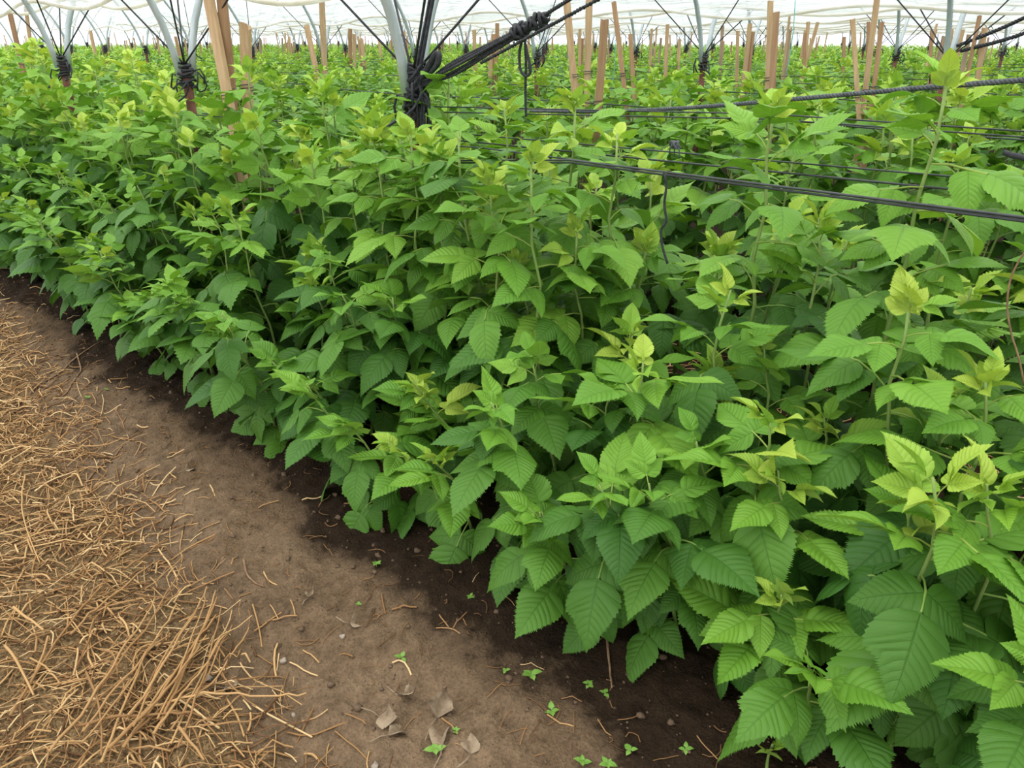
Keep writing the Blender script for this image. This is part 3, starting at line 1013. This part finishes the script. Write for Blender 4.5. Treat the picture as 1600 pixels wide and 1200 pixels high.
def dense(pts, n):
    """Catmull-Rom through pts"""
    pts = [Vector(p) for p in pts]
    P4 = [pts[0] * 2 - pts[1]] + pts + [pts[-1] * 2 - pts[-2]]
    out = []
    seg = len(pts) - 1
    for i in range(seg):
        m = max(2, n // seg)
        for j in range(m):
            t = j / m
            a, b, c, d = P4[i:i + 4]
            out.append(0.5 * ((2 * b) + (c - a) * t + (2 * a - 5 * b + 4 * c - d) * t * t + (3 * b - a - 3 * c + d) * t ** 3))
    out.append(pts[-1])
    return out


def make_ropes():
    r = random.Random(21)
    tang = P(648, 138, n=R1)
    knot = P(828, 40, n=R1 + 0.06)
    # tangle of rope at the front post
    b = MB()
    for i in range(26):
        a0 = r.uniform(0, 6.28)
        c = Vector((0, 0, r.uniform(-.10, .07)))
        rr = r.uniform(.022, .05)
        pts = []
        for j in range(12):
            th = a0 + j * r.uniform(.45, .62)
            pts.append(c + Vector((rr * math.cos(th), rr * math.sin(th), .035 * math.sin(j * .9 + a0))))
        b.tube(dense(pts, 36), 0.0062, 6)
    for i in range(9):  # loose ends and loops on the right-hand side
        a0 = r.uniform(-1.0, 1.3)
        o = Vector((math.cos(a0) * .8, -abs(math.sin(a0)) * .25, 0))
        L = r.uniform(.06, .16)
        p0 = Vector((.02, 0, r.uniform(-.08, .03)))
        b.tube(dense([p0, p0 + o * .06, p0 + o * .10 + Vector((0, 0, -L * .4)), p0 + o * .085 + Vector((0, 0, -L)),
                      p0 + o * (.085 + r.uniform(-.03, .05)) + Vector((0, 0, -L * r.uniform(1.0, 1.5)))], 20), 0.0058, 6)
    for i in range(3):
        b.tube(dense([(-.02, 0, -.02), (-.05, -.01, -.03 - .02 * i), (-.055, 0, -.07 - .02 * i), (-.035, .01, -.1 - .01 * i)], 14), 0.0055, 6)
    o = link('rope_tangle', b.build('rope_tangle', [ROPEM]), label='big tangle of knotted black rope round the front anchor post', cat='rope')
    o.location = tang
    o.scale = (.74, .74, .8)
    # thick vertical bundle climbing the right pipe
    b = MB()
    up = P(676, -12, n=R1 + 0.02) - tang
    for i in range(5):
        f = Vector((r.uniform(-.006, .012), r.uniform(-.006, .006), 0))
        b.tube(dense([f * .5, up * .35 + f * 1.2, up * .7 + f, up * 1.05 + f * 1.2], 20), 0.0052, 6)
    o = link('rope_hank', b.build('rope_hank', [ROPEM]), label='hank of black rope climbing the upright pipe above the tangle', cat='rope')
    o.location = tang
    b = MB()
    e = P(682, 82, n=R1) - tang
    for i in range(6):
        f = Vector((r.uniform(-.01, .01), r.uniform(-.008, .008), 0))
        b.tube(dense([f, e * .5 + f * 1.6, e + f, e * .9 + Vector((.012, 0, -.02)) + f, e * .5 + Vector((.02, 0, -.01))], 20), 0.006, 6)
    o = link('rope_hank', b.build('rope_hank', [ROPEM]), label='short looped stub of black rope right of the upright pipe', cat='rope')
    o.location = tang
    # the bundle from the post to the knot in mid air
    b = MB()
    st = tang + Vector((0.01, 0, 0.005))
    for i in range(5):
        f0 = Vector((0, 0, r.uniform(-.012, .012)))
        f1 = Vector((0, r.uniform(-.006, .006), (-.016, -.009, -.002, .006, .012)[i]))
        strand_rope(dense([st + f0, st.lerp(knot, .33) + f1 * 1.3, st.lerp(knot, .66) + f1 * .9, knot + f1 * .5], 60), 0.0052, 40, b)
    ob = link('rope_bundle', b.build('rope_bundle', [ROPEM]), label='taut bundle of black ropes slanting up from the tangle to a knot', cat='rope')
    b = MB()
    for (x, y, n, rad) in ((898, -6, R1 + .06, .0055), (948, -8, R1 + .04, .0058)):
        e = P(x, y, n=n)
        s = knot + Vector((0, 0, .004 if x < 900 else -.028))
        if x > 900:
            s = st.lerp(knot, .6) + Vector((0, 0, -.03))
        d2 = (e - s)
        strand_rope(dense([s, s + d2 * .5, e, e + d2 * .9], 70), rad, 40, b)
    link('stay_rope', b.build('stay_rope', [ROPEM]), label='two black ropes rising from the mid-air knot to the top edge', cat='rope')
    # the knot itself
    b = MB()
    ax = (knot - st).normalized()
    sd = Vector((0, 0, 1)).cross(ax).normalized()
    upv = ax.cross(sd)
    for i in range(9):
        c = ax * (-.055 + .014 * i)
        rr = .015 + .006 * math.sin(i * 1.3)
        pts = [c + (sd * math.cos(t * .63) + upv * math.sin(t * .63)) * rr + ax * r.uniform(-.008, .008) for t in range(11)]
        b.tube(dense(pts, 30), 0.0058, 6)
    link('rope_knot', b.build('rope_knot', [ROPEM]), label='bulky black knot joining the slanting ropes in mid air', cat='rope').location = knot
    # loop and hanging end below the knot
    k0 = P(818, 58, n=R1 + .06)
    pts = [P(x, y, n=R1 + .06) for x, y in ((818, 56), (812, 80), (813, 108), (822, 119), (829, 110), (824, 84), (819, 60))]
    link('rope_loop', MB().tube(dense(pts, 48), 0.0042, 6).build('rope_loop', [ROPEM]), label='black rope loop hanging below the mid-air knot', cat='rope')
    pts = [P(x, y, n=R1 + .07) for x, y in ((820, 58), (822, 100), (821, 140), (822, 182))]
    b = MB()
    strand_rope(dense(pts, 60), 0.0042, 45, b)
    link('hanging_rope', b.build('hanging_rope', [ROPEM]), label='black rope hanging straight down from the mid-air knot to the twisted rope', cat='rope')
    # thick laid rope
    pts = [P(x, y, n=n) for x, y, n in ((800, 173, 2.26), (930, 174, 2.22), (1080, 168, 2.18), (1250, 154, 2.13), (1420, 139, 2.08), (1560, 128, 2.03), (1700, 118, 1.98))]
    b = MB()
    strand_rope(dense(pts, 420), 0.0062, 34, b)
    link('twisted_rope', b.build('twisted_rope', [ROPEG]), label='thick grey twisted rope strung across the canopy at right', cat='rope')
    # further rope pair, upper right
    for (a, bq, lab) in (((1495, 72), (1640, 8), 'black rope slanting up to the right edge from the far-right post, upper one'),
                         ((1500, 80), (1640, 38), 'black rope slanting up to the right edge from the far-right post, lower one')):
        n = line_n(1)
        b = MB()
        strand_rope(dense([P(*a, n=n), P((a[0] + bq[0]) / 2, (a[1] + bq[1]) / 2 + 3, n=n), P(*bq, n=n)], 60), 0.011, 20, b)
        link('stay_rope', b.build('stay_rope', [ROPEM]), label=lab, cat='rope')
    # trellis wires along the first row
    W = [((890, 250), (1600, 330), 1.52, 0.0034, 'double black trellis wire nearest the camera, sagging to the right edge', 2),
         ((700, 207), (1600, 246), 1.86, 0.0021, 'upper thin black trellis wire behind the cane stems at right', 1),
         ((700, 218), (1600, 270), 1.80, 0.0026, 'second thin black trellis wire, just above the double one', 1),
         ((760, 232), (1210, 290), 1.62, 0.0022, 'third thin black trellis wire, mostly hidden by leaves', 1),
         ((1200, 178), (1600, 206), 2.06, 0.0022, 'high black trellis wire below the twisted rope at right', 1),
         ((1200, 186), (1600, 212), 2.10, 0.0022, 'black trellis wire directly under the high one at right', 1)]
    for (a, bq, n, rad, lab, cnt) in W:
        p0, p1 = P(*a, n=n), P(*bq, n=n)
        d = p1 - p0
        e0, e1 = p0 + d * ((-2.12 - p0.x) / d.x), p0 + d * ((2.2 - p0.x) / d.x)
        e0.z, e1.z = p0.z, p1.z
        b = MB()
        for c in range(cnt):
            q0 = Vector((-2.12, R1 + (-.03 if n < R1 else .03), e0.z - (0.10 if cnt == 2 else 0.02)))
            pts = [(q0.lerp(p0, i / 12) if i < 12 else p0.lerp(e1, (i - 12) / 28)) + Vector((0, .002 * c, -.0065 * c)) for i in range(41)]
            b.tube(pts, rad if cnt == 1 else rad * .8, 6)
        link('trellis_wire', b.build('trellis_wire', [WIREM]), label=lab, cat='wire', group='trellis wires')
    # wires of the left part of the first row
    for i, (a, bq, n) in enumerate((((190, 167), (350, 180), 1.78), ((195, 171), (440, 190), 1.70))):
        p0, p1 = P(*a, n=n), P(*bq, n=n)
        d = p1 - p0
        link('trellis_wire', MB().tube([p0 + d * (j / 12) for j in range(13)], 0.0024, 6).build('trellis_wire', [WIREM]),
             label='%s grey wire showing above leaves left of the tied stakes' % ('upper' if i == 0 else 'lower'), cat='wire', group='trellis wires')
    # wires of further rows
    r2 = random.Random(3)
    for row in range(1, 9):
        n = R1 + ROW * row + 0.2
        o = link('trellis_wire', MB().tube([(x, n, 1.0 + .012 * math.sin(x * 1.9)) for x in np.linspace(-4 * n, -.1 * n, 50)], 0.003, 5).build('trellis_wire', [WIREM]),
                 label='thin trellis wire of the %s row, glimpsed between leaf tips' % ORD[row], cat='wire', group='trellis wires')
    # little knot on the wires and the dangling string
    c = P(1055, 226, n=1.82)
    b = MB()
    for i in range(8):
        a0 = r.uniform(0, 6.28)
        pts = [Vector((r.uniform(-.014, .014), .008 * math.sin(a0 + j * 1.1), .010 * math.cos(a0 + j * 1.9))) for j in range(7)]
        b.tube(dense(pts, 24), 0.0022, 5)
    for i in range(3):
        b.tube(dense([(0, 0, 0), (-.010 + .013 * i, -.006, -.008), (-.016 + .016 * i, 0, -.024 - .005 * i)], 10), 0.0019, 5)
    link('wire_knot', b.build('wire_knot', [ROPEG]), label='small frayed dark knot on the upper thin wires', cat='knot').location = c
    pts = [P(x, y, n=1.50) for x, y in ((1037, 268), (1041, 290), (1038, 320), (1041, 345), (1033, 360), (1035, 385), (1043, 412))]
    link('dangling_string', MB().tube(dense(pts, 40), [0.0030] * 41 if False else 0.0028, 6).build('dangling_string', [ROPEM]),
         label='short black string dangling from the double wire', cat='string')
    # rope end at the right edge
    pts = [P(x, y, n=1.72) for x, y in ((1568, 238), (1582, 243), (1600, 247), (1640, 262))]
    link('rope_end', MB().tube(dense(pts, 16), 0.0055, 7).build('rope_end', [ROPEM]), label='thick dark rope end tied to the wire at the right edge', cat='rope')
    # teal twine
    for a, bq, n, lab in (((1243, -6), (1229, 118), line_n(1) - 1.2, 'pale teal twine hanging down at right of the close stakes'),
                          ((962, 60), (955, 145), line_n(1) - .8, 'pale teal twine beside the slim leaning stake')):
        p0, p1 = P(*a, n=n), P(*bq, n=n)
        link('twine', MB().tube(dense([p0, p0.lerp(p1, .5) + Vector((.01, 0, 0)), p1], 14), 0.0022, 5).build('twine', [TWINE]), label=lab, cat='twine', group='teal twines')
    # dried vine at the right edge
    pts = [P(x, y, n=1.50) for x, y in ((1606, 388), (1592, 408), (1578, 440), (1574, 480), (1580, 520), (1592, 560), (1600, 600))]
    link('dry_vine', MB().tube(dense(pts, 40), 0.0017, 6).build('dry_vine', [TWIGM]), label='dry brown vine curling along the post at the right edge', cat='vine')


# ------------------------------------------------------------------ litter on the soil
def straw_edge(x):
    return 0.45 - 0.10 * x + 0.13 * mnoise.noise(Vector((x * 1.6, 4.0, 0)))


def make_litter():
    r = random.Random(31)
    mb = MB()
    hexa = 4
    cnt = 0

    def stalk(x, n, L, rad, az, lift, age, bend=0.0, mb=mb, sides=hexa, tilt=None):
        k = 4
        pts = []
        for i in range(k + 1):
            q = i / k - 0.5
            a = az + bend * q
            xx, nn = x + L * q * math.cos(a), n + L * q * math.sin(a)
            z = gz(xx, nn, True) + rad + lift * (1 - 1.2 * abs(q)) + (tilt or 0) * q * L
            pts.append((xx, nn, z))
        mb.tube(pts, rad, sides, False, 0, age)
    while cnt < 26000:
        x, n = r.uniform(-6.5, 1.0), r.uniform(-1.3, 1.05)
        e = straw_edge(x) - n
        if e < 0.16 and r.random() > 0.02 + 0.98 * max(0.0, (e + 0.10) / 0.26) ** 1.6:
            continue
        if (x < -4.5 or n < -0.6 or x > .4) and r.random() < 0.5:
            continue
        L = r.choice((r.uniform(.02, .06), r.uniform(.03, .10), r.uniform(.06, .18)))
        if e < -.05:
            L = min(L, .06)
        stalk(x, n, L, r.choice((r.uniform(.0008, .0016), r.uniform(.0013, .0027))), r.gauss(0.35, 0.9), r.uniform(0, .022) * (1 if e > .05 else .3), min(1, max(0, r.gauss(.48, .32))),
              r.gauss(0, .22), tilt=r.gauss(0, .10))
        cnt += 1
    # thin chaff in the alley behind the first row
    for i in range(1800):
        x, n = r.uniform(-6, .6), r.uniform(2.1, 2.7)
        stalk(x, n, r.uniform(.03, .12), r.uniform(.0012, .0026), r.uniform(0, 3.14), r.uniform(0, .02), r.uniform(.3, 1), r.gauss(0, .4))
    link('straw_mulch', mb.build('straw_mulch', [STRAWM]), kind='stuff', label='yellow chopped straw mulch covering the path', cat='straw')
    deb = MB()
    for i in range(420):
        x, n = r.uniform(-4.5, .3), r.gauss(0.80, .13)
        stalk(x, n, r.uniform(.012, .06), r.uniform(.0006, .0013), r.uniform(0, 3.14), r.uniform(0, .006), r.uniform(0, .35), r.gauss(0, .7), mb=deb)
    link('root_fibres', deb.build('root_fibres', [STRAWM]), kind='stuff', label='fine brown root fibres and scraps on the bare soil', cat='plant scraps')
    # long dry stalks, each on its own
    LONG = [((250, 1165), (352, 955), 0.0032), ((232, 1150), (345, 935), 0.0034), ((262, 1185), (360, 975), 0.0030), ((200, 1160), (300, 945), .0034),
            ((170, 1160), (330, 985), .0030), ((215, 1195), (358, 990), .0032), ((240, 1130), (330, 960), .0028), ((190, 1180), (318, 1010), .0032),
            ((160, 1185), (280, 950), .0030), ((275, 1150), (365, 962), .0028), ((120, 1120), (290, 905), .0034), ((95, 1180), (250, 960), .0030),
            ((320, 1075), (390, 990), .0028), ((230, 1128), (475, 1090), .0036), ((100, 1170), (300, 1108), .0032), ((300, 1150), (325, 1200), .0034),
            ((225, 1172), (340, 968), .0032), ((205, 1185), (325, 985), .003), ((245, 1180), (372, 1000), .003), ((215, 1120), (338, 948), .0034),
            ((180, 1145), (305, 975), .003), ((255, 1120), (349, 945), .003), ((150, 1150), (262, 985), .003), ((135, 1190), (252, 1020), .0028),
            ((40, 1110), (160, 930), .0030), ((2, 1050), (50, 1090), .0034), ((148, 1060), (155, 1200), .0034), ((10, 990), (70, 985), .003),
            ((100, 1010), (260, 880), .0028), ((180, 880), (262, 845), .0028), ((130, 735), (190, 690), .0030), ((100, 683), (152, 674), .0030),
            ((30, 830), (145, 790), .0028), ((60, 760), (62, 880), .0030)]
    for i, (a, bq, rad) in enumerate(LONG):
        p0, p1 = P(a[0] + r.uniform(-22, 22), a[1] + r.uniform(-30, 20), z=0.012), P(bq[0] + r.uniform(-15, 15), bq[1] + r.uniform(-20, 20), z=0.02)
        d = p1 - p0
        side = Vector((-d.y, d.x, 0)).normalized() * r.uniform(-.03, .03) * d.length * 2
        pts = dense([p0, p0.lerp(p1, .35) + side * .7, p0.lerp(p1, .7) + side * .5, p1], 16)
        for q in pts:
            q.z = gz(q.x, q.y) + rad + 0.016 + .008 * (i % 4)
        g = 'long dry stalks strewn on the straw'
        lab = ('long tan dry stalk lying in the sheaf at the straw edge, lower left' if i < 13 or 16 <= i < 24 else
               'single long dry stalk pointing right across bare soil' if i == 13 else 'long loose dry stalk lying on the straw mulch away from the sheaf')
        link('dry_stalk', MB().tube(pts, [rad * (.75 + .5 * ((i * 37) % 10) / 10) * (1 - .4 * j / len(pts)) for j in range(len(pts))], 6, True, 0, r.uniform(.15, .75)).build('dry_stalk', [STRAWM]),
             label=lab, cat='stalk', group=g)
    # twigs
    TW = [([(0, 632), (60, 595), (110, 565), (158, 540)], .004, 'long forked brown twig lying on the soil at the left edge', [(122, 560), (126, 580), (112, 605), (95, 618)]),
          ([(5, 640), (50, 612), (95, 583)], .0034, 'straight brown twig lying beside the forked one', None),
          ([(125, 738), (150, 715), (190, 690)], .0034, 'short dark twig at the upper straw edge', None),
          ([(380, 870), (385, 890), (398, 904), (412, 908)], .003, 'small curved twig on bare soil in the middle of the bank', None),
          ([(944, 1008), (950, 1050), (955, 1090)], .003, 'thin dead stem standing under the front leaves', None)]
    for pts, rad, lab, br in TW:
        pp = dense([P(x, y, z=0.05) for x, y in pts], 16)
        for q in pp:
            q.z = gz(q.x, q.y) + rad
        b = MB().tube(pp, [rad * (1.1 - .5 * j / len(pp)) for j in range(len(pp))], 7)
        if br:
            pb = dense([P(x, y, z=0.04) for x, y in br], 14)
            for q in pb:
                q.z = gz(q.x, q.y) + rad
            b.tube(pb, rad * .75, 6)
        link('twig', b.build('twig', [TWIGM]), label=lab, cat='twig', group='twigs on the soil')
    # dried curled leaves
    DL = [(682, 1108, .075, 2.0, 'dried grey-brown curled leaf at the lower middle, larger one'), (690, 1150, .06, 2.5, 'dried curled leaf just below the larger curled one'),
          (590, 1100, .06, .3, 'dried leaf lying flat left of the curled leaf'), (628, 1070, .055, .6, 'dried leaf on a stalk under the small seedling'),
          (605, 1130, .05, 1.2, 'crumpled brown leaf below the flat dried leaf'), (735, 1165, .045, 2.2, 'crumpled brown leaf at the foot of the wet soil'),
          (480, 925, .035, 2.0, 'small torn dry leaf in the middle of the soil bank'), (545, 965, .04, 1.0, 'small dark curled leaf on the soil bank'),
          (345, 1050, .045, .8, 'dry tan leaf at the right end of the stalk sheaf'), (232, 875, .04, 2.6, 'dry tan leaf at the upper straw edge'),
          (290, 735, .035, 1.6, 'small dry leaf high on the soil bank')]
    for i, (x, y, L, az, lab) in enumerate(DL):
        p = P(x, y, z=0.05)
        p.z = gz(p.x, p.y)
        V, q, uv = leaflet(9, 2, 4, 0.36, fold=1.5 - .5 * (i % 3), droop=(-1.6, 1.7, -1.1)[i % 3], pleat=.05, wob=.7, seed=200 + i)
        me = MB().add(V * L, q, uv).tube([(0, 0, 0), (-L * .3, 0.004, 0.0), (-L * .75, .02 * (i % 2), 0.002)], .0014, 5).build('dried_leaf', [DRYM])
        o = link('dried_leaf', me, label=lab, cat='leaf', group='dried leaves on the soil')
        o.location = p + Vector((0, 0, .006))
        o.rotation_euler = (r.uniform(-.3, .3), r.uniform(-.15, .1), az)
    # seedlings
    SD = [(628, 1030, .026, 'bright green seedling with pointed leaves on the bare soil bank'), (680, 1172, .03, 'green seedling at the bottom beside the dried leaf'),
          (830, 1050, .034, 'largest green sprout on the wet soil under the front leaves'), (790, 1045, .018, 'tiny seedling left of the largest sprout'),
          (862, 1108, .026, 'seedling standing on wet soil below the largest sprout'), (920, 1065, .02, 'tiny seedling right of the largest sprout'),
          (945, 1078, .02, 'tiny seedling by the thin dead stem'), (910, 1188, .024, 'seedling at the bottom edge, left of the hanging leaves'),
          (950, 1190, .024, 'seedling at the bottom edge, right of another one'), (985, 1170, .026, 'seedling below the lowest hanging leaf'),
          (1072, 1166, .02, 'tiny pale seedling right of the lowest hanging leaf'), (712, 1140, .014, 'single round cotyledon leaf by the dried leaf'),
          (137, 620, .022, 'small pale green sprout on the soil at the left'), (165, 605, .018, 'faint sprout next to the twig fork'),
          (588, 880, .022, 'seedling at the edge of the leaf shade left of centre'), (560, 942, .016, 'tiny seedling on the soil bank below the leaf shade'),
          (735, 928, .018, 'tiny seedling in the shade of the front leaves'), (680, 855, .018, 'seedling just under the front leaf tips')]
    for i, (x, y, L, lab) in enumerate(SD):
        p = P(x, y, z=0.06)
        p.z = gz(p.x, p.y)
        p = P(x, y, z=p.z + 0.01)
        p.z = gz(p.x, p.y)
        L *= 0.72
        root = empty('seedling', p, label=lab, cat='seedling', group='seedlings on the soil')
        k = 3 + (i * 7) % 3
        link('stem', MB().tube([(0, 0, -.004), (0.001, 0, L * .35), (0, .001, L * .55)], .0012, 5).build('stem', [WEEDM]), root)
        for j in range(k):
            V, q, uv = leaflet(4, 2, 3, .34, fold=.2, droop=.5, seed=i * 5 + j)
            M = Matrix.Translation((0, 0, L * (.3 + .08 * j))) @ Matrix.Rotation(j * 6.28 / k + i, 4, 'Z') @ Matrix.Rotation(-r.uniform(.1, .7), 4, 'Y')
            link('leaf', MB().add(xf(V * L * r.uniform(.8, 1.15), M), q, uv).build('leaf', [WEEDM]), root)
    # clods and pebbles
    b = MB()

    def lump(x, n, rad, sd, mbx):
        rr = np.random.RandomState(sd)
        th = np.linspace(0, math.pi, 6)
        ph = np.arange(8) * math.pi / 4
        V = np.array([(math.sin(t) * math.cos(q), math.sin(t) * math.sin(q), math.cos(t)) for t in th for q in ph])
        V = V * (1 + .22 * rr.randn(len(V), 1)) * rad * np.array([1, .9, .65])
        V[:8] = V[:8].mean(0)
        V[-8:] = V[-8:].mean(0)
        idx = np.arange(48).reshape(6, 8)
        a, c = idx[:-1], idx[1:]
        q = np.stack([a, c, np.roll(c, -1, 1), np.roll(a, -1, 1)], -1).reshape(-1, 4)
        mbx.add(V + np.array([x, n, gz(x, n) + rad * .3]), q)
    for i in range(4200):
        x, n = r.uniform(-5.2, .6), r.uniform(.3, 1.5)
        if n < straw_edge(x) and r.random() < .8:
            continue
        lump(x, n, min(.009, .0016 * math.exp(r.expovariate(2.0))), i, b)
    link('soil_crumbs', b.build('soil_crumbs', [CLODM]), kind='stuff', label='loose crumbs of soil scattered over the bank', cat='soil')
    PB = [(441, 1020, .009, 'pale oval pebble on bare soil'), (428, 1006, .005, 'small dark pebble left of the pale oval one'), (455, 1095, .006, 'small pebble at the end of the single long stalk'),
          (558, 1094, .011, 'dark stone lying left of the flat dried leaf'), (535, 990, .008, 'brown pebble on the middle of the bank'), (585, 1185, .009, 'brown pebble at the bottom edge'),
          (322, 1045, .011, 'grey flat stone at the edge of the straw')]
    for i, (x, y, rad, lab) in enumerate(PB):
        p = P(x, y, z=0.03)
        m = MB()
        lump(p.x, p.y, rad, 900 + i, m)
        link('pebble', m.build('pebble', [PEBM if i not in (1, 3) else CLODM]), label=lab, cat='pebble', group='pebbles on the soil')


# ------------------------------------------------------------------ light and camera
def make_world():
    w = bpy.data.worlds.new('overcast_sky')
    SC.world = w
    w.use_nodes = True
    nt = w.node_tree
    for n in list(nt.nodes):
        nt.nodes.remove(n)
    tc = N(nt, 'ShaderNodeTexCoord')
    sep = N(nt, 'ShaderNodeSeparateXYZ', ins={0: tc.outputs['Generated']})
    c = ramp(nt, sep.outputs[2], [(0.0, (0.70, 0.735, 0.77)), (0.2, (0.80, 0.82, 0.83)), (1.0, (1.2, 1.19, 1.16))])
    bg = N(nt, 'ShaderNodeBackground', ins={'Color': c, 'Strength': SKY})
    out = N(nt, 'ShaderNodeOutputWorld')
    nt.links.new(bg.outputs[0], out.inputs[0])
    sun = bpy.data.lights.new('hazy_sun', 'SUN')
    sun.energy = SUN
    sun.angle = math.radians(50)
    sun.color = (1.0, 0.97, 0.91)
    o = bpy.data.objects.new('hazy_sun', sun)
    COL.objects.link(o)
    o.location = (0, 0, 8)
    o.rotation_euler = Vector((0.12, 0.16, -1.0)).to_track_quat('-Z', 'Y').to_euler()


SKY, SUN = 2.1, 2.3


def make_camera():
    cd = bpy.data.cameras.new('camera')
    cd.sensor_fit = 'HORIZONTAL'
    cd.sensor_width = 36.0
    cd.lens = 36.0 * F / 1600.0
    cd.clip_end = 300
    cd.clip_start = 0.05
    o = bpy.data.objects.new('camera', cd)
    COL.objects.link(o)
    o.location = EYE
    o.rotation_euler = (math.pi / 2 - PITCH, 0, YAW)
    SC.camera = o


make_ground()
make_tunnels()
make_stakes()
make_canes()
make_ropes()
make_litter()
make_world()
make_camera()

vs = SC.view_settings
vs.view_transform = 'Standard'
vs.look = 'None'
vs.gamma = 1
vs.use_curve_mapping = False
vs.exposure = 0.09
SC.cycles.max_bounces = 7
SC.cycles.diffuse_bounces = 4
SC.cycles.transmission_bounces = 4
SC.cycles.transparent_max_bounces = 48
